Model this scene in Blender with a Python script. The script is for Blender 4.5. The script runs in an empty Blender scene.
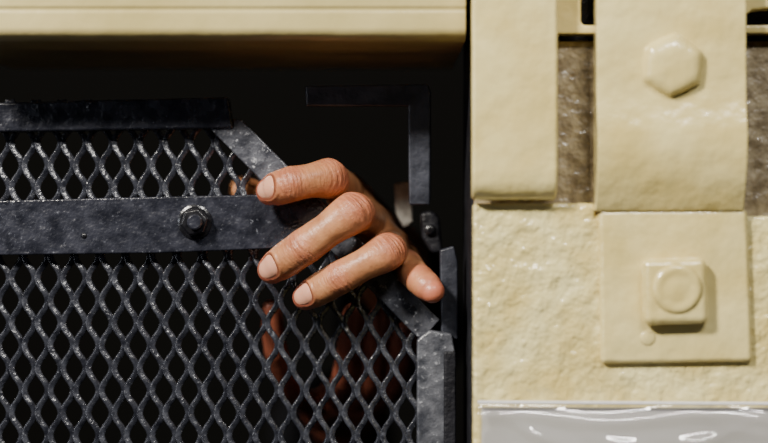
import bpy, bmesh, math, random
import numpy as np
from mathutils import Vector, Matrix
from mathutils.bvhtree import BVHTree
random.seed(3); rng=np.random.default_rng(5)
S=0.0005; D=0.907
ZOOM=None
def P(px,py,y=0.0):
    k=S*(1+y/D)
    return Vector(((px-384)*k, y, (221.5-py)*k))
COL=bpy.context.scene.collection
def link(o,parent=None):
    COL.objects.link(o)
    if parent is not None: o.parent=parent
    return o
def meta(o,label,cat):
    o["label"]=label; o["category"]=cat
def empty(name,loc,label,cat):
    o=bpy.data.objects.new(name,None); o.location=loc; o.empty_display_size=0.02
    link(o); meta(o,label,cat); 
    bpy.context.view_layer.update()
    return o
def child(o,p):
    o.parent=p; o.matrix_parent_inverse=Matrix.Translation(p.location).inverted()
# ---------------- materials
def nt(name):
    m=bpy.data.materials.new(name); m.use_nodes=True
    t=m.node_tree; b=t.nodes["Principled BSDF"]
    return m,t,b
def N(t,kind,**kw):
    n=t.nodes.new(kind)
    for k,v in kw.items():
        if k in n.inputs: n.inputs[k].default_value=v
        else: setattr(n,k,v)
    return n
def paint(name,c1,c2,rough=0.4,spec=0.5,s1=60,bumps=((140,0.5,0.001),),mix=(0.35,0.65),metal=0.0,coat=0.0,chips=None,rvar=0.15):
    m,t,b=nt(name)
    tc=N(t,'ShaderNodeTexCoord')
    n=N(t,'ShaderNodeTexNoise'); n.inputs['Scale'].default_value=s1; n.inputs['Detail'].default_value=6
    t.links.new(tc.outputs['Object'],n.inputs['Vector'])
    r=N(t,'ShaderNodeValToRGB'); r.color_ramp.elements[0].position=mix[0]; r.color_ramp.elements[1].position=mix[1]
    r.color_ramp.elements[0].color=(*c1,1); r.color_ramp.elements[1].color=(*c2,1)
    t.links.new(n.outputs['Fac'],r.inputs['Fac'])
    out=r.outputs['Color']
    if chips:
        cc,cs,th=chips
        n2=N(t,'ShaderNodeTexNoise'); n2.inputs['Scale'].default_value=cs; n2.inputs['Detail'].default_value=8; n2.inputs['Roughness'].default_value=0.7
        t.links.new(tc.outputs['Object'],n2.inputs['Vector'])
        r2=N(t,'ShaderNodeValToRGB'); r2.color_ramp.elements[0].position=th; r2.color_ramp.elements[1].position=th+0.05
        t.links.new(n2.outputs['Fac'],r2.inputs['Fac'])
        mx=N(t,'ShaderNodeMix',data_type='RGBA')
        t.links.new(r2.outputs['Color'],mx.inputs[0]); t.links.new(out,mx.inputs[6]); mx.inputs[7].default_value=(*cc,1)
        out=mx.outputs[2]
    t.links.new(out,b.inputs['Base Color'])
    mr=N(t,'ShaderNodeMapRange'); mr.inputs['To Min'].default_value=max(0.05,rough-rvar); mr.inputs['To Max'].default_value=rough+rvar
    t.links.new(n.outputs['Fac'],mr.inputs['Value']); t.links.new(mr.outputs['Result'],b.inputs['Roughness'])
    b.inputs['Specular IOR Level'].default_value=spec; b.inputs['Metallic'].default_value=metal
    b.inputs['Coat Weight'].default_value=coat; b.inputs['Coat Roughness'].default_value=0.12
    prev=None
    for sc,st,dist in bumps:
        nn=N(t,'ShaderNodeTexNoise'); nn.inputs['Scale'].default_value=sc; nn.inputs['Detail'].default_value=2
        t.links.new(tc.outputs['Object'],nn.inputs['Vector'])
        bp=N(t,'ShaderNodeBump'); bp.inputs['Strength'].default_value=st; bp.inputs['Distance'].default_value=dist
        t.links.new(nn.outputs['Fac'],bp.inputs['Height'])
        if prev: t.links.new(prev.outputs['Normal'],bp.inputs['Normal'])
        prev=bp
    if prev:
        t.links.new(prev.outputs['Normal'],b.inputs['Normal'])
        if coat: t.links.new(prev.outputs['Normal'],b.inputs['Coat Normal'])
    return m
CR1=(0.70,0.56,0.20); CR2=(0.84,0.71,0.315)
M_cream=paint('cream_enamel',CR1,CR2,0.28,0.6,30,((35,0.5,0.004),(130,0.5,0.0015)),rvar=0.08,coat=1.0)
M_creamrough=paint('cream_enamel_lumpy',CR1,(0.88,0.77,0.37),0.24,0.8,45,((120,0.75,0.0038),(260,0.5,0.0018)),rvar=0.08,coat=1.0)
M_recess=paint('mottled_brown_cream',(0.22,0.17,0.10),(0.46,0.38,0.24),0.38,0.5,150,((130,0.6,0.004),(350,0.4,0.0012)),mix=(0.36,0.64),coat=0.3)  # mottled cream for the recess, browner and darker than the plates
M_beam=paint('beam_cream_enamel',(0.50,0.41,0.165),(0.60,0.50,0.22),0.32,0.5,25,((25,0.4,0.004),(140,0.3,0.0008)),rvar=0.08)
M_steel=paint('dark_enamel_steel',(0.010,0.011,0.017),(0.030,0.032,0.046),0.26,1.0,120,((220,0.4,0.0014),(700,0.4,0.0006)),chips=((0.16,0.17,0.20),480,0.63))
M_dark=paint('black_enamel_steel',(0.004,0.004,0.006),(0.012,0.012,0.017),0.5,0.4,120,((400,0.6,0.001),),chips=((0.03,0.033,0.05),300,0.68))
M_bracket=paint('bracket_enamel',(0.018,0.020,0.029),(0.044,0.048,0.066),0.40,0.7,120,((400,0.4,0.0008),))
M_worn=paint('worn_grey_enamel',(0.04,0.043,0.054),(0.13,0.135,0.155),0.32,0.9,150,((300,0.5,0.0012),(1000,0.5,0.0004)),chips=((0.34,0.35,0.38),300,0.60))
M_diag=paint('scraped_steel_enamel',(0.030,0.032,0.042),(0.10,0.105,0.125),0.30,1.0,150,((260,0.5,0.0014),(900,0.4,0.0005)),chips=((0.40,0.41,0.44),350,0.59))
M_mesh=paint('mesh_enamel',(0.012,0.013,0.019),(0.040,0.043,0.056),0.24,1.0,260,((500,0.5,0.0007),),rvar=0.08,chips=((0.22,0.23,0.26),600,0.61))
M_black=paint('oily_black_steel',(0.006,0.006,0.008),(0.015,0.015,0.018),0.25,0.7,200,((600,0.3,0.0004),))
M_pale=paint('pale_scuffed_paint',(0.45,0.42,0.37),(0.75,0.72,0.65),0.5,0.4,200,((400,0.5,0.001),))
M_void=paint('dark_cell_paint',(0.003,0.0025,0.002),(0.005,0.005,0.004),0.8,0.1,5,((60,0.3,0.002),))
M_cloth=paint('black_cloth',(0.004,0.004,0.005),(0.008,0.008,0.010),0.9,0.1,80,((900,0.5,0.001),))
# ---------------- mesh helpers
def obj_from(bm,name,mat,smooth=False):
    bmesh.ops.recalc_face_normals(bm,faces=bm.faces)
    me=bpy.data.meshes.new(name); bm.to_mesh(me); bm.free()
    if smooth:
        for p in me.polygons: p.use_smooth=True
    o=bpy.data.objects.new(name,me); me.materials.append(mat); return o
def bev(o,w,seg=3,auto=True):
    m=o.modifiers.new('bevel','BEVEL'); m.width=w; m.segments=seg; m.limit_method='ANGLE'; m.angle_limit=math.radians(30)
    m.harden_normals=False
    for p in o.data.polygons: p.use_smooth=True
    w2=o.modifiers.new('wn','WEIGHTED_NORMAL'); w2.keep_sharp=False
    return o
def plate(name,pts,yf,yb,mat,bw=0.001,parent=None):
    """extruded outline: outline traced at front depth yf, extruded back to yb"""
    bm=bmesh.new()
    f=[bm.verts.new(P(x,y,yf)) for x,y in pts]
    b=[bm.verts.new((v.co.x,yb,v.co.z)) for v in f]
    bm.faces.new(f); bm.faces.new(b[::-1])
    n=len(f)
    for i in range(n):
        bm.faces.new((f[i],b[i],b[(i+1)%n],f[(i+1)%n]))
    o=obj_from(bm,name,mat); bev(o,bw); link(o)
    if parent: child(o,parent)
    return o
def rect(x0,y0,x1,y1): return [(x0,y0),(x1,y0),(x1,y1),(x0,y1)]
def profile_x(name,x0,x1,prof,yb,mat,bw=0.0015,parent=None,yref=-0.07):
    """profile [(py,depth)] swept across x"""
    bm=bmesh.new(); L=P(x0,0,yref).x; R=P(x1,0,yref).x
    rows=[(P(0,py,yref).z,y) for py,y in prof]
    pts=rows+[(rows[-1][0],yb),(rows[0][0],yb)]
    a=[bm.verts.new((L,y,z)) for z,y in pts]; b=[bm.verts.new((R,y,z)) for z,y in pts]
    bm.faces.new(a); bm.faces.new(b[::-1]); n=len(a)
    for i in range(n): bm.faces.new((a[i],a[(i+1)%n],b[(i+1)%n],b[i]))
    o=obj_from(bm,name,mat); bev(o,bw); link(o)
    if parent: child(o,parent)
    return o
def lathe_poly(name,cx,cy,yb,prof,sides,mat,rot=0,smooth=False,bw=0.0,parent=None,soft=0.0):
    """prism-like stack facing the camera side: prof = [(radius px, height toward -Y)]"""
    bm=bmesh.new(); c=P(cx,cy,yb); rings=[]
    n=sides if not soft else 48
    for r,h in prof:
        ring=[]
        for i in range(n):
            a=2*math.pi*i/n
            rr=r
            if soft:
                seg=2*math.pi/sides; ph=(a%seg)-seg/2
                poly=math.cos(seg/2)/math.cos(ph)
                rr=r*(poly*(1-soft)+soft*0.94)
            ring.append(bm.verts.new((c.x+rr*S*math.cos(a+rot),yb-h,c.z+rr*S*math.sin(a+rot))))
        rings.append(ring)
    for A,B in zip(rings,rings[1:]):
        for i in range(n): bm.faces.new((A[i],A[(i+1)%n],B[(i+1)%n],B[i]))
    bm.faces.new(rings[0]); bm.faces.new(rings[-1])
    o=obj_from(bm,name,mat,smooth or bool(soft))
    if bw: bev(o,bw,4)
    link(o)
    if parent: child(o,parent)
    return o
# ---------------- setting (dark cell)
def slab(name,x0,x1,y0,y1,z0,z1,mat):
    bm=bmesh.new(); bmesh.ops.create_cube(bm,size=1)
    for v in bm.verts:
        v.co=Vector(((x0+x1)/2+v.co.x*(x1-x0),(y0+y1)/2+v.co.y*(y1-y0),(z0+z1)/2+v.co.z*(z1-z0)))
    o=obj_from(bm,name,mat); link(o); o["kind"]="structure"; return o
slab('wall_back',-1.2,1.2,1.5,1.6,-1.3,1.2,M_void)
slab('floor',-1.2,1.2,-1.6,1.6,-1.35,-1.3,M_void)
# ---------------- cream beam across the top
bm=bmesh.new()
BY=-0.060
L=P(-60,0,BY).x; R=P(466,0,BY).x
def z(py): return P(0,py,BY).z
prof=[(-60,BY),(6,BY),(8,BY+0.0006),(10,BY+0.0008),(12,BY+0.0004),(14,BY+0.0003)]
for i in range(0,14):
    a_=math.radians(90*i/13); prof.append((27+13*math.sin(a_),BY+0.0003+0.009*(1-math.cos(a_))))
prof+=[(40,0.10),(-60,0.10)]
a=[bm.verts.new((L,y,z(p))) for p,y in prof]; b=[bm.verts.new((R,y,z(p))) for p,y in prof]
bm.faces.new(a); bm.faces.new(b[::-1])
for i in range(len(a)): bm.faces.new((a[i],a[(i+1)%len(a)],b[(i+1)%len(a)],b[i]))
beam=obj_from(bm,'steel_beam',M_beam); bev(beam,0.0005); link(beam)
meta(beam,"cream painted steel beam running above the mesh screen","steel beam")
# ---------------- cream column
column=empty('steel_column',P(610,470,-0.05),"cream painted steel column with lumpy enamel beside the mesh screen","steel column")
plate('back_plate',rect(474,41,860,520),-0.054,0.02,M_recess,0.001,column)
plate('upper_back_plate',rect(474,-60,860,42),-0.036,0.02,M_dark,0.001,column)
plate('face_plate',[(473,203),(597,203),(597,216),(860,216),(860,520),(473,520)],-0.063,-0.049,M_creamrough,0.002,column)
plate('top_plate',[(474,-60),(581,-60),(581,22),(584,25),(860,25),(860,33),(474,34)],-0.062,-0.049,M_cream,0.0012,column)
plate('corner_plate',[(600,-60),(860,-60),(860,8),(768,8),(752,10),(748,14),(600,14)],-0.062,-0.049,M_cream,0.0012,column)
plate('inner_return',rect(471,-60,475,520),-0.050,0.03,M_dark,0.0004,column)
# strap 1
st=profile_x('steel_strap',472,558,[(-60,-0.075),(168,-0.075),(180,-0.0745),(189,-0.0732),(196,-0.0705),(200,-0.067)],-0.0625,M_cream,0.0018,None,-0.075)
meta(st,"wide cream painted flat steel strap with rounded lower end","steel strap")
# hinge leaf strap w bolt
hs=empty('hinge_strap',P(672,205,-0.06),"cream painted curved hinge strap with a painted-over hex bolt","hinge")
prof=[(-60,-0.0740),(60,-0.0740),(92,-0.0744),(104,-0.0751),(114,-0.0762),(124,-0.0772),(134,-0.0778),(146,-0.0777),(160,-0.0769),(174,-0.0753),(187,-0.0731),(198,-0.0708),(206,-0.0690),(211,-0.0675)]
profile_x('strap_body',597,747,prof,-0.0625,M_cream,0.0008,hs,-0.075)
lathe_poly('hex_bolt',672,66,-0.0733,[(33,0),(31,0.0008),(29.5,0.0024),(28,0.0042),(24.5,0.0054),(18,0.0060),(9,0.0063),(1,0.0064)],6,M_cream,rot=0.45,soft=0.25,parent=hs)
# lower hinge plate with square nut
hp=empty('hinge_plate',P(676,363,-0.066),"cream painted flat plate with a square nut","hinge plate")
pl=plate('plate_body',[(599,210),(748,209),(753,362),(601,364)],-0.0668,-0.062,M_cream,0.0026,hp)
nut=plate('square_nut',[(643,259),(708,258),(710,324),(644,326)],-0.0742,-0.0663,M_cream,0.0046,hp)
lathe_poly('stud_end',677,289,-0.0737,[(24,0),(22.5,0.0010),(20.5,0.0018),(18.5,0.0021),(16,0.0020),(13.5,0.0017),(10,0.0018),(6,0.0021),(1,0.0022)],40,M_cream,smooth=True,parent=nut)
nut.children[0].matrix_parent_inverse=Matrix.Identity(4)
lathe_poly('paint_blob',648,338,-0.0666,[(8,0),(6.5,0.0006),(4,0.0009),(1,0.0010)],20,M_cream,smooth=True,parent=hp)
# ---------------- plastic document sleeve
ds=empty('document_sleeve',P(620,480,-0.066),"clear wrinkled plastic sleeve with grey paper taped to the column","document holder")
plate('paper',rect(482,408,860,520),-0.0655,-0.0635,paint('grey_paper',(0.58,0.56,0.51),(0.70,0.68,0.63),0.8,0.2,12,()),0.0002,ds)
m,t,b_=nt('clear_film')
b_.inputs['Base Color'].default_value=(0.36,0.36,0.41,1); b_.inputs['Roughness'].default_value=0.06
b_.inputs['Alpha'].default_value=0.30; b_.inputs['Specular IOR Level'].default_value=1.0; b_.inputs['Coat Weight'].default_value=1.0; b_.inputs['Coat Roughness'].default_value=0.04; b_.inputs['Coat IOR'].default_value=3.5
bm=bmesh.new(); nx,nz=460,140; g=[]
def film_h(px,py):
    h=0.0032*math.exp(-((py-(418+4*math.sin((px-560)/30.0)))/8.0)**2)*(0.9+0.1*math.sin(px*0.031+1))
    for (x0,y0,sl,w,A) in ((545,438,0.35,7,0.0030),(700,441,-0.15,7,0.0028),(620,443,0.1,6,0.0020),(745,432,0.2,7,0.0020)):
        d=(py-y0-sl*(px-x0)+0.004*(px-x0)**2)/w
        h+=A*math.exp(-d*d)*math.exp(-((px-x0)/34)**2)
    h+=0.0003*math.sin(px*0.05+py*0.04+math.sin(px*0.013)*2)
    return h
for j in range(nz+1):
    row=[]
    for i in range(nx+1):
        px=479+(860-479)*i/nx; py=403+(520-403)*j/nz
        v=P(px,py,-0.0675); v.y-=0.0006+film_h(px,py)*min(1,j/6); row.append(bm.verts.new(v))
    g.append(row)
for j in range(nz):
    for i in range(nx): bm.faces.new((g[j][i],g[j][i+1],g[j+1][i+1],g[j+1][i]))
film=obj_from(bm,'film',m,True); link(film); child(film,ds)
plate('edge_seam',[(478,401),(860,403),(860,405.5),(478,404)],-0.069,-0.066,paint('film_edge',(0.75,0.74,0.78),(0.85,0.84,0.86),0.2,0.8,20,()),0.0004,ds)
# ---------------- mesh door
door=empty('mesh_door',P(200,470,0),"dark blue-grey expanded steel mesh cell door with angled slot opening","cell door")
def sweep(bm,pts,hw,hd,tilt,n=8):
    rings=[]
    for i,p in enumerate(pts):
        a=pts[max(0,i-1)]; c=pts[min(len(pts)-1,i+1)]
        T=(c-a).normalized()
        B=T.cross(Vector((0,1,0))).normalized(); F=B.cross(T).normalized()
        tl=tilt[i]; B2=B*math.cos(tl)+F*math.sin(tl); F2=-B*math.sin(tl)+F*math.cos(tl)
        ring=[]
        for k in range(n):
            an=2*math.pi*(k+0.5)/n
            cx=math.copysign(abs(math.cos(an))**0.35,math.cos(an)); cy=math.copysign(abs(math.sin(an))**0.35,math.sin(an))
            ring.append(bm.verts.new(p+B2*hw*cx+F2*hd*cy))
        rings.append(ring)
    for A,Bq in zip(rings,rings[1:]):
        for k in range(n): bm.faces.new((A[k],A[(k+1)%n],Bq[(k+1)%n],Bq[k]))
    bm.faces.new(rings[0]); bm.faces.new(rings[-1][::-1])
W=25.6; H=45.0
def zig(u):
    u=u%1.0
    tri=4*abs(u-0.5)-1
    return math.tanh(1.5*tri)/math.tanh(1.5)
bm=bmesh.new()
def diag_y(px): return 133+(px-233)
for k in range(-5,37):
    xk=4+k*W/2
    if xk>430: continue
    pts=[];tl=[]
    ytop=100 if xk<218 else diag_y(xk+3)
    py=ytop
    jx=rng.normal(0,0.2)
    while py<500:
        u=(py-8)/H+(0.5 if k%2 else 0)
        zz=zig(u)
        x=xk+jx+zz*(W/4-1.2)
        pts.append(P(x,py,0.0005*math.sin(2*math.pi*u))); tl.append(0.12+0.38*abs(math.sin(2*math.pi*u)))
        py+=H/24
    sweep(bm,pts,0.00152,0.0006,tl)
mesh=obj_from(bm,'expanded_mesh',M_mesh,True); link(mesh); child(mesh,door)
cb=plate('cross_bar',[(-60,202),(150,197),(286,194),(316,196),(334,222),(316,247),(160,253),(-60,256)],-0.0075,-0.0025,M_steel,0.0008,door)
lathe_poly('washer',195,222,-0.0074,[(17,0),(17,0.0012),(15,0.0016)],32,M_black,bw=0,parent=cb)
lathe_poly('hex_nut',195,222,-0.0088,[(14.5,0),(14.5,0.0045),(12.5,0.0055)],6,M_black,rot=0.2,bw=0.0005,parent=cb)
lathe_poly('stud',195,222,-0.0138,[(7.5,0),(7.5,0.0022),(6.0,0.0028)],24,M_steel,bw=0.0,parent=cb)
lathe_poly('rivet',84,236,-0.0074,[(3,0),(2.5,0.0005),(1,0.0007)],12,M_black,smooth=True,parent=cb)
for c in cb.children: c.matrix_parent_inverse=Matrix.Identity(4)
plate('top_rail',[(-60,104),(228,97),(233,128),(-60,133)],-0.008,0.004,M_steel,0.0012,door)
plate('diagonal_bar',[(214,133),(201,119),(241,119),(440,320),(421,341)],-0.0062,-0.0015,M_diag,0.0008,door)
plate('stile',[(417,340),(430,330),(452,334),(455,350),(455,520),(417,520)],-0.008,0.004,M_worn,0.0012,door)
plate('stile_flange',rect(444,352,456,520),-0.013,-0.0075,M_dark,0.0008,door)
plate('upright',[(440,250),(454,246),(458,262),(458,340),(441,338)],-0.004,0.004,M_bracket,0.001,door)
# bracket in the opening
br=empty('angle_bracket',P(420,205,0.03),"dark steel angle bracket fixed inside the opening above the hand","bracket")
plate('bracket_arm',[(305,86),(428,84),(431,92),(430,205),(409,205),(408,106),(306,106)],-0.002,0.004,M_bracket,0.001,br)
plate('bracket_web',rect(424,92,431,200),0.003,0.05,M_dark,0.0006,br)
sp=plate('strike_plate',[(394,184),(411,181),(413,222),(404,228),(396,214)],0.045,0.050,M_pale,0.001)
meta(sp,"small pale scuffed metal plate inside the dark opening","metal plate")
lt=empty('door_latch',P(425,250,0.01),"black steel latch with small bolt beside the opening","latch")
plate('latch_body',[(420,213),(432,210),(440,218),(443,254),(432,254),(422,238)],0.020,0.032,M_dark,0.0022,lt)
lathe_poly('latch_bolt',430,230,0.0195,[(6,0),(6,0.0010),(4,0.0018),(1,0.0020)],16,M_black,smooth=True,parent=lt)
# ---------------- hands
def cr(pts,n):
    pts=[Vector(p) for p in pts]; out=[]
    ext=[pts[0]*2-pts[1]]+pts+[pts[-1]*2-pts[-2]]
    js=[]
    for i in range(len(pts)-1):
        p0,p1,p2,p3=ext[i:i+4]; js.append(len(out))
        for k in range(n):
            t=k/n
            a=(p1*2+(p2-p0)*t+(p0*2-p1*5+p2*4-p3)*t*t+(-p0+p1*3-p2*3+p3)*t**3)*0.5
            lin=p1.lerp(p2,t)
            out.append(a.lerp(lin,0.45))
    js.append(len(out)); out.append(pts[-1]); return out,js
def tube(bm,pts,rs,dorsal=Vector((0,-1,0.3)),flat=1.0,n=28):
    rings=[]
    seq=[]
    T0=(pts[1]-pts[0]).normalized(); T1=(pts[-1]-pts[-2]).normalized()
    for a in (80,60,40,20): seq.append((pts[0]-T0*rs[0]*math.sin(math.radians(a)),rs[0]*math.cos(math.radians(a)),T0))
    for i,p in enumerate(pts):
        T=(pts[min(i+1,len(pts)-1)]-pts[max(i-1,0)]).normalized(); seq.append((p,rs[i],T))
    for a in (15,30,45,60,72,84): seq.append((pts[-1]+T1*rs[-1]*math.sin(math.radians(a)),rs[-1]*math.cos(math.radians(a)),T1))
    for c,r,T in seq:
        d=(dorsal-T*dorsal.dot(T)).normalized(); s=T.cross(d)
        rings.append([bm.verts.new(c+s*r*math.cos(2*math.pi*k/n)+d*r*flat*math.sin(2*math.pi*k/n)) for k in range(n)])
    for A,B in zip(rings,rings[1:]):
        for k in range(n): bm.faces.new((A[k],A[(k+1)%n],B[(k+1)%n],B[k]))
    bm.faces.new(rings[0]); bm.faces.new(rings[-1][::-1])
FINGERS=[]
def finger(bm,joints,scale=1.0,dorsal=Vector((0,-1,0.3)),record=True):
    """joints MCP,PIP,DIP,TIP as (px,py,mm). tip = finger end"""
    J=[P(x,y,d/1000) for x,y,d in joints]
    tipdir=(J[3]-J[2]).normalized(); J[3]=J[3]-tipdir*0.0068*scale
    pts,js=cr(J,20)
    key=[(0,10.0),(10,9.1),(15,9.1),(20,9.6),(24,9.2),(31,8.4),(36,8.2),(40,8.6),(44,8.2),(50,8.2),(56,7.7),(60,6.7)]
    rs=np.interp(range(len(pts)),[k[0] for k in key],[k[1] for k in key])/1000*scale
    tube(bm,pts,list(rs),dorsal,0.95)
    if record: FINGERS.append((pts,js,list(rs),dorsal,scale))
def cap(bm,a,b,ra,rb,flat=1.0,dorsal=Vector((0,-1,0.3))):
    A=P(a[0],a[1],a[2]/1000);B=P(b[0],b[1],b[2]/1000)
    pts=[A.lerp(B,i/12) for i in range(13)]
    tube(bm,pts,[(ra+(rb-ra)*i/12)/1000 for i in range(13)],dorsal,flat)
def remesh(bm,vox,it):
    bmesh.ops.recalc_face_normals(bm,faces=bm.faces)
    me=bpy.data.meshes.new('tmp'); bm.to_mesh(me); bm.free()
    o=bpy.data.objects.new('tmp',me); COL.objects.link(o)
    r=o.modifiers.new('r','REMESH'); r.mode='VOXEL'; r.voxel_size=vox
    s=o.modifiers.new('s','SMOOTH'); s.factor=0.5; s.iterations=it
    dg=bpy.context.evaluated_depsgraph_get(); dg.update()
    out=bpy.data.meshes.new_from_object(o.evaluated_get(dg))
    bpy.data.objects.remove(o); return out
# gripping hand
bm=bmesh.new()
idx=[(346,192,38),(328,179,-14),(292,184,-25),(258,195,-16)]
mid=[(367,221,36),(353,213,-24),(304,247,-26),(261,277,-14)]
rin=[(390,248,36),(387,252,-21),(341,277,-24),(295,303,-13)]
pin=[(402,262,34),(406,266,4),(420,280,-17),(440,298,-28)]
finger(bm,idx,1.06); finger(bm,mid,1.08); finger(bm,rin,1.0); finger(bm,pin,0.90)
cap(bm,idx[0],(382,236,110),11,14); cap(bm,mid[0],(390,246,110),11,15); cap(bm,rin[0],(398,260,110),11,14); cap(bm,pin[0],(404,270,110),10,13)
cap(bm,idx[0],mid[0],10,10); cap(bm,mid[0],rin[0],10,10); cap(bm,rin[0],pin[0],9.5,9)
cap(bm,(386,246,110),(400,268,110),16,16)
cap(bm,(392,256,110),(402,320,280),20,32)
# thumb
cap(bm,(368,246,84),(335,236,56),14,10.5); cap(bm,(335,236,56),(288,212,34),10.5,9.5); cap(bm,(288,212,34),(243,190,20),9.5,7.5)
me1=remesh(bm,0.00065,7)
# second hand behind the mesh, reaching toward the mesh
bm=bmesh.new()
h2=[[(318,410,110),(292,390,66),(276,352,42),(270,300,28)],[(336,398,100),(346,378,50),(350,346,30),(354,304,17)],[(352,400,104),(370,383,52),(377,348,32),(382,306,18)],[(368,405,104),(392,386,54),(402,363,36),(406,322,20)]]
for f_,s_ in zip(h2,(0.74,0.82,0.86,0.82)): finger(bm,f_,s_,record=False)
for f_ in h2: cap(bm,f_[0],(345,415,180),11,16)
cap(bm,h2[0][0],h2[1][0],10,10); cap(bm,h2[1][0],h2[3][0],11,11); cap(bm,(345,415,180),(335,430,420),20,34)
me2=remesh(bm,0.0012,4)
V=np.array([v.co[:] for v in me1.vertices]); 
Nn=np.array([v.normal[:] for v in me1.vertices])
crease_shade=np.zeros(len(V)); red=np.zeros(len(V)); disp=np.zeros(len(V)); lon=np.zeros(len(V)); lat=np.zeros(len(V)); msk=np.zeros(len(V))
allc=[];fi=[];si=[]
for f,(pts,js,rs,dz,sc) in enumerate(FINGERS):
    for i,p in enumerate(pts): allc.append(p[:]); fi.append(f); si.append(i)
allc=np.array(allc);fi=np.array(fi);si=np.array(si)
near=np.zeros(len(V),int); nd=np.zeros(len(V))
for a in range(0,len(V),8000):
    d=((V[a:a+8000,None,:]-allc[None])**2).sum(2); near[a:a+8000]=d.argmin(1); nd[a:a+8000]=np.sqrt(d.min(1))
nails=[]
for f,(pts,js,rs,dz,sc) in enumerate(FINGERS):
    arr=np.array([p[:] for p in pts]); seg=np.linalg.norm(np.diff(arr,axis=0),axis=1); s=np.concatenate([[0],np.cumsum(seg)])
    selm=(fi[near]==f)&(nd<0.013); ids=np.where(selm)[0]
    ii=si[near[ids]]
    T=np.gradient(arr,axis=0); T/=np.linalg.norm(T,axis=1)[:,None]
    rel=V[ids]-arr[ii]
    along=s[ii]+(rel*T[ii]).sum(1)
    d=np.array(dz[:]); dd=d[None]-T*(T@d)[:,None]; dd/=np.linalg.norm(dd,axis=1)[:,None]
    radial=rel-(rel*T[ii]).sum(1)[:,None]*T[ii]; radial/=np.linalg.norm(radial,axis=1)[:,None]+1e-9
    cosd=(radial*dd[ii]).sum(1); side=np.cross(T[ii],dd[ii]); sind=(radial*side).sum(1)
    ang=np.arctan2(sind,cosd)
    dors=np.clip(cosd*1.3+0.1,0,1)
    sP,sD=s[js[1]],s[js[2]]
    k3=0.0 if f==3 else 1.0
    lon[ids]=along+f*0.37; lat[ids]=ang; 
    msk[ids]=(0.25+0.65*np.maximum(np.exp(-((along-sP)/0.008)**2),np.exp(-((along-sD)/0.005)**2))*dors)*(0.25 if f==3 else 1)
    g=np.zeros(len(ids)); 
    wob=0.0005*np.sin(ang*3+f)+0.0008*(1-np.cos(ang))
    for o_,am,w in ((-0.0052,.22,.0006),(-0.0030,.34,.0006),(-0.0008,.42,.0007),(0.0014,.40,.0006),(0.0036,.30,.0006),(0.0058,.18,.0006)):
        g+=k3*am*0.9*np.exp(-((along-sP-o_-wob*(1 if o_>0 else -1))/w)**2)*(0.75+0.25*np.sin(ang*4+o_*3000+f))
    for o_,am,w in ((-0.0022,.24,.0005),(-0.0002,.40,.0006),(0.0018,.30,.0005)):
        g+=k3*am*np.exp(-((along-sD-o_-wob)/w)**2)*(0.75+0.25*np.sin(ang*4+o_*3000+f))
    disp[ids]-=g*0.0009*dors
    disp[ids]+=k3*(0.0006*np.exp(-((along-sP)/0.005)**2)*dors-0.0006*np.exp(-((along-(sP+sD)/2)/0.006)**2)*np.clip(1-cosd**2,0,1))
    pal=np.clip(-cosd+0.35,0,1)
    for s0 in (sP,sD): disp[ids]-=k3*0.0007*np.exp(-((along-s0)/0.0010)**2)*pal
    crease_shade[ids]=np.clip(0.95*g*dors,0,1)
    red[ids]=np.maximum(0.6*np.exp(-((along-sP)/0.007)**2)*dors, np.maximum(0.5*np.exp(-((along-sD)/0.005)**2)*dors,1.0*np.clip((along-s[-1]+0.010)/0.012,0,1)))
    if f<3:
        tipS=s[-1]+rs[-1]
        nc=tipS-0.0086*sc; hl=0.0060*sc; ha=0.82
        q=(np.abs((along-nc)/hl)**2.4+np.abs(ang/ha)**2.4)**(1/2.4)
        q=np.where(cosd<0.1,9,q)
        disp[ids]-=0.00045*np.clip((1.0-q)*8,0,1)*(along>nc-0.01)
        ring=np.exp(-((q-1.18)/0.11)**2)*np.where(along<nc+0.35*hl,1,0.25)
        disp[ids]+=0.00045*ring
        crease_shade[ids]=np.maximum(crease_shade[ids],0.85*np.exp(-((q-1.03)/0.09)**2))
        nails.append((f,nc,hl,ha,arr,s,T,dd,rs))
V2=V+Nn*disp[:,None]
me1.vertices.foreach_set('co',V2.ravel()); me1.update()
bvh=BVHTree.FromPolygons([tuple(v) for v in V2],[tuple(p.vertices) for p in me1.polygons])
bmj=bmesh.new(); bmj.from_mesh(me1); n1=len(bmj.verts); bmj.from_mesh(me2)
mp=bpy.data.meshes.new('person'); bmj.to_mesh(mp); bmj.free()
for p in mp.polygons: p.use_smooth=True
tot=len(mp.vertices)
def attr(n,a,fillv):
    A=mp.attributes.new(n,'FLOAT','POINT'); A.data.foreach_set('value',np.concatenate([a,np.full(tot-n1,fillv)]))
attr('redness',red,1.0); attr('crease_shade',crease_shade,0.52); attr('lon',lon,0.0); attr('lat',lat,0.0); attr('wrinkle',msk,0.0)  # even value on the second hand paints its shade behind the mesh into the skin
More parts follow.
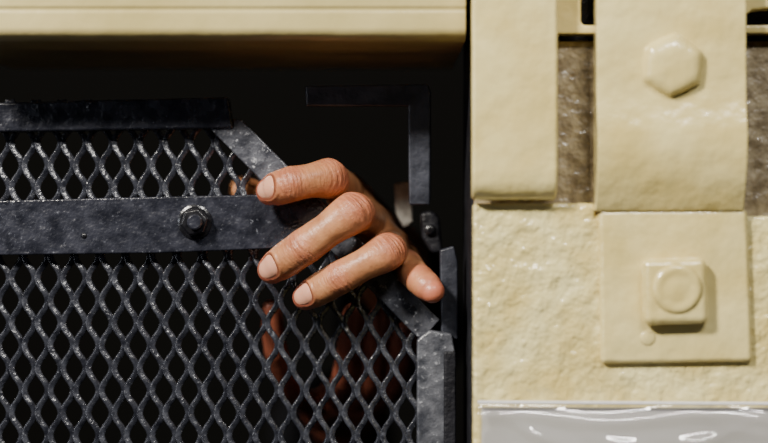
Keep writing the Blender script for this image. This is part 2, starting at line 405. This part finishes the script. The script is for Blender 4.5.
def skinmat(name):
    m,t,b=nt(name)
    tc=N(t,'ShaderNodeTexCoord')
    n=N(t,'ShaderNodeTexNoise'); n.inputs['Scale'].default_value=110; n.inputs['Detail'].default_value=5
    t.links.new(tc.outputs['Object'],n.inputs['Vector'])
    r=N(t,'ShaderNodeValToRGB'); r.color_ramp.elements[0].position=0.3; r.color_ramp.elements[1].position=0.7
    r.color_ramp.elements[0].color=(0.36,0.142,0.062,1); r.color_ramp.elements[1].color=(0.60,0.275,0.125,1)
    t.links.new(n.outputs['Fac'],r.inputs['Fac'])
    a=N(t,'ShaderNodeAttribute'); a.attribute_name='redness'
    mu=N(t,'ShaderNodeMath',operation='MULTIPLY'); t.links.new(a.outputs['Fac'],mu.inputs[0]); mu.inputs[1].default_value=0.8
    mx=N(t,'ShaderNodeMix',data_type='RGBA'); t.links.new(mu.outputs[0],mx.inputs[0]); t.links.new(r.outputs['Color'],mx.inputs[6]); mx.inputs[7].default_value=(0.54,0.155,0.095,1)
    a2=N(t,'ShaderNodeAttribute'); a2.attribute_name='crease_shade'
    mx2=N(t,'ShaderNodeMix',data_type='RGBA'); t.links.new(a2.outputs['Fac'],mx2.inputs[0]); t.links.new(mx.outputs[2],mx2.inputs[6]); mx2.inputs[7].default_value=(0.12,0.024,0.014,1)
    t.links.new(mx2.outputs[2],b.inputs['Base Color'])
    b.inputs['Roughness'].default_value=0.38; b.inputs['Subsurface Weight'].default_value=0.08
    b.inputs['Subsurface Radius'].default_value=(1.0,0.35,0.15); b.inputs['Subsurface Scale'].default_value=0.0025
    v=N(t,'ShaderNodeTexVoronoi'); v.inputs['Scale'].default_value=1300; t.links.new(tc.outputs['Object'],v.inputs['Vector'])
    bp=N(t,'ShaderNodeBump'); bp.inputs['Strength'].default_value=0.2; bp.inputs['Distance'].default_value=0.00025; t.links.new(v.outputs['Distance'],bp.inputs['Height'])
    n3=N(t,'ShaderNodeTexNoise'); n3.inputs['Scale'].default_value=300; t.links.new(tc.outputs['Object'],n3.inputs['Vector'])
    b2=N(t,'ShaderNodeBump'); b2.inputs['Strength'].default_value=0.25; b2.inputs['Distance'].default_value=0.0010; t.links.new(n3.outputs['Fac'],b2.inputs['Height']); t.links.new(bp.outputs['Normal'],b2.inputs['Normal'])
    al=N(t,'ShaderNodeAttribute'); al.attribute_name='lon'; at=N(t,'ShaderNodeAttribute'); at.attribute_name='lat'; aw=N(t,'ShaderNodeAttribute'); aw.attribute_name='wrinkle'
    m1=N(t,'ShaderNodeMath',operation='MULTIPLY'); m1.inputs[1].default_value=800; t.links.new(al.outputs['Fac'],m1.inputs[0])
    m2=N(t,'ShaderNodeMath',operation='MULTIPLY'); m2.inputs[1].default_value=1.6; t.links.new(at.outputs['Fac'],m2.inputs[0])
    cx=N(t,'ShaderNodeCombineXYZ'); t.links.new(m1.outputs[0],cx.inputs[0]); t.links.new(m2.outputs[0],cx.inputs[1])
    n4=N(t,'ShaderNodeTexNoise'); n4.inputs['Scale'].default_value=1.0; n4.inputs['Detail'].default_value=3; t.links.new(cx.outputs[0],n4.inputs['Vector'])
    m3=N(t,'ShaderNodeMath',operation='MULTIPLY'); t.links.new(n4.outputs['Fac'],m3.inputs[0]); t.links.new(aw.outputs['Fac'],m3.inputs[1])
    b3=N(t,'ShaderNodeBump'); b3.inputs['Strength'].default_value=0.8; b3.inputs['Distance'].default_value=0.0014; t.links.new(m3.outputs[0],b3.inputs['Height']); t.links.new(b2.outputs['Normal'],b3.inputs['Normal'])
    t.links.new(b3.outputs['Normal'],b.inputs['Normal'])
    return m
M_skin=skinmat('skin')
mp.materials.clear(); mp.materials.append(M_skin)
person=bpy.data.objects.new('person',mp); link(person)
meta(person,"person behind the mesh with bare fingers hooked over the steel bars","person")
m,t,b_=nt('fingernail'); b_.inputs['Roughness'].default_value=0.2
b_.inputs['Subsurface Weight'].default_value=0.1; b_.inputs['Subsurface Scale'].default_value=0.001
gr=N(t,'ShaderNodeTexNoise'); gr.inputs['Scale'].default_value=300; rr=N(t,'ShaderNodeValToRGB'); rr.color_ramp.elements[0].color=(0.62,0.27,0.17,1); rr.color_ramp.elements[1].color=(0.78,0.43,0.30,1)
t.links.new(gr.outputs['Fac'],rr.inputs['Fac']); t.links.new(rr.outputs['Color'],b_.inputs['Base Color'])
M_nail=m
for f,nc,hl,ha,arr,s,T,dd,rs in nails:
    bm=bmesh.new(); R_,K=10,40
    def surf(a_,an):
        s_=nc+a_
        i=min(len(arr)-1,int(np.searchsorted(s,s_)))
        c=Vector([np.interp(min(s_,s[-1]),s,arr[:,k]) for k in range(3)])+Vector(T[i])*max(0,s_-s[-1])
        d=Vector(dd[i]); sd=Vector(T[i]).cross(d)
        dr=d*math.cos(an)+sd*math.sin(an)
        hit=bvh.ray_cast(c,dr,0.012)
        h=hit[0] if hit[0] else c+dr*0.007
        return h,dr
    ce,dr0=surf(0,0); cen=bm.verts.new(ce+dr0*0.0008); rings=[]
    for r_ in range(1,R_+1):
        q=r_/R_*0.98; ring=[]
        for k in range(K):
            th=2*math.pi*k/K; c_,s_=math.cos(th),math.sin(th)
            nrm=(abs(c_)**2.4+abs(s_)**2.4)**(-1/2.4)
            h,dr=surf(q*nrm*c_*hl,q*nrm*s_*ha)
            lift=0.0008*(1-0.7*q**3)
            if r_==R_: lift=-0.0001
            ring.append(bm.verts.new(h+dr*lift))
        rings.append(ring)
    for k in range(K): bm.faces.new((cen,rings[0][k],rings[0][(k+1)%K]))
    for A_,B_ in zip(rings,rings[1:]):
        for k in range(K): bm.faces.new((A_[k],B_[k],B_[(k+1)%K],A_[(k+1)%K]))
    bmesh.ops.smooth_vert(bm,verts=bm.verts,factor=0.4)
    o=obj_from(bm,'fingernail',M_nail,True); link(o,person)
for a,b2,ra,rb in (((394,275,175),(402,325,340),30,46),((342,418,230),(330,440,440),30,46)):
    bm=bmesh.new(); cap(bm,a,b2,ra,rb); o=obj_from(bm,'sleeve',M_cloth,True); link(o,person); o["label"]="dark cloth sleeve"
# ---------------- lights
def area(name,loc,target,size,power,col,sy=None):
    l=bpy.data.lights.new(name,'AREA'); l.energy=power; l.size=size; l.color=col
    if sy: l.shape='RECTANGLE'; l.size_y=sy
    o=bpy.data.objects.new(name,l); o.location=loc; link(o)
    o.rotation_euler=(Vector(target)-Vector(loc)).to_track_quat('-Z','Y').to_euler(); return o
area('ceiling_lamp',(-0.85,-1.02,0.93),(0,0,0),0.20,50,(1.0,0.94,0.84))
area('added_streak_light',(0.35,-1.1,0.95),(0.1,0,0),0.6,14,(1.0,0.97,0.92),0.06)  # added tube-shaped light for streak highlights on the film, plus fill
area('added_blue_fill',(-1.1,-1.0,0.10),(-0.05,0,0.03),0.3,2.2,(0.85,0.9,1.0))  # added weak blue fill, lifts the rail and bracket under the beam
w=bpy.data.worlds.new('World'); bpy.context.scene.world=w; w.use_nodes=True
w.node_tree.nodes['Background'].inputs[0].default_value=(0.6,0.65,0.8,1); w.node_tree.nodes['Background'].inputs[1].default_value=0.005
# ---------------- camera
cd=bpy.data.cameras.new('camera'); cd.lens=85; cd.sensor_width=36; cam=bpy.data.objects.new('camera',cd); link(cam)
cam.location=(0,-D,0); cam.rotation_euler=(math.pi/2,0,0)
cd.dof.use_dof=True; cd.dof.focus_distance=D-0.022; cd.dof.aperture_fstop=3.0; cd.clip_start=0.01
if ZOOM:
    cx,cy,zf=ZOOM; cd.lens=85*zf; cd.dof.aperture_fstop=3.0*zf
    cd.shift_x=(cx-384)/768*zf; cd.shift_y=-(cy-221.5)/768*zf
bpy.context.scene.camera=cam
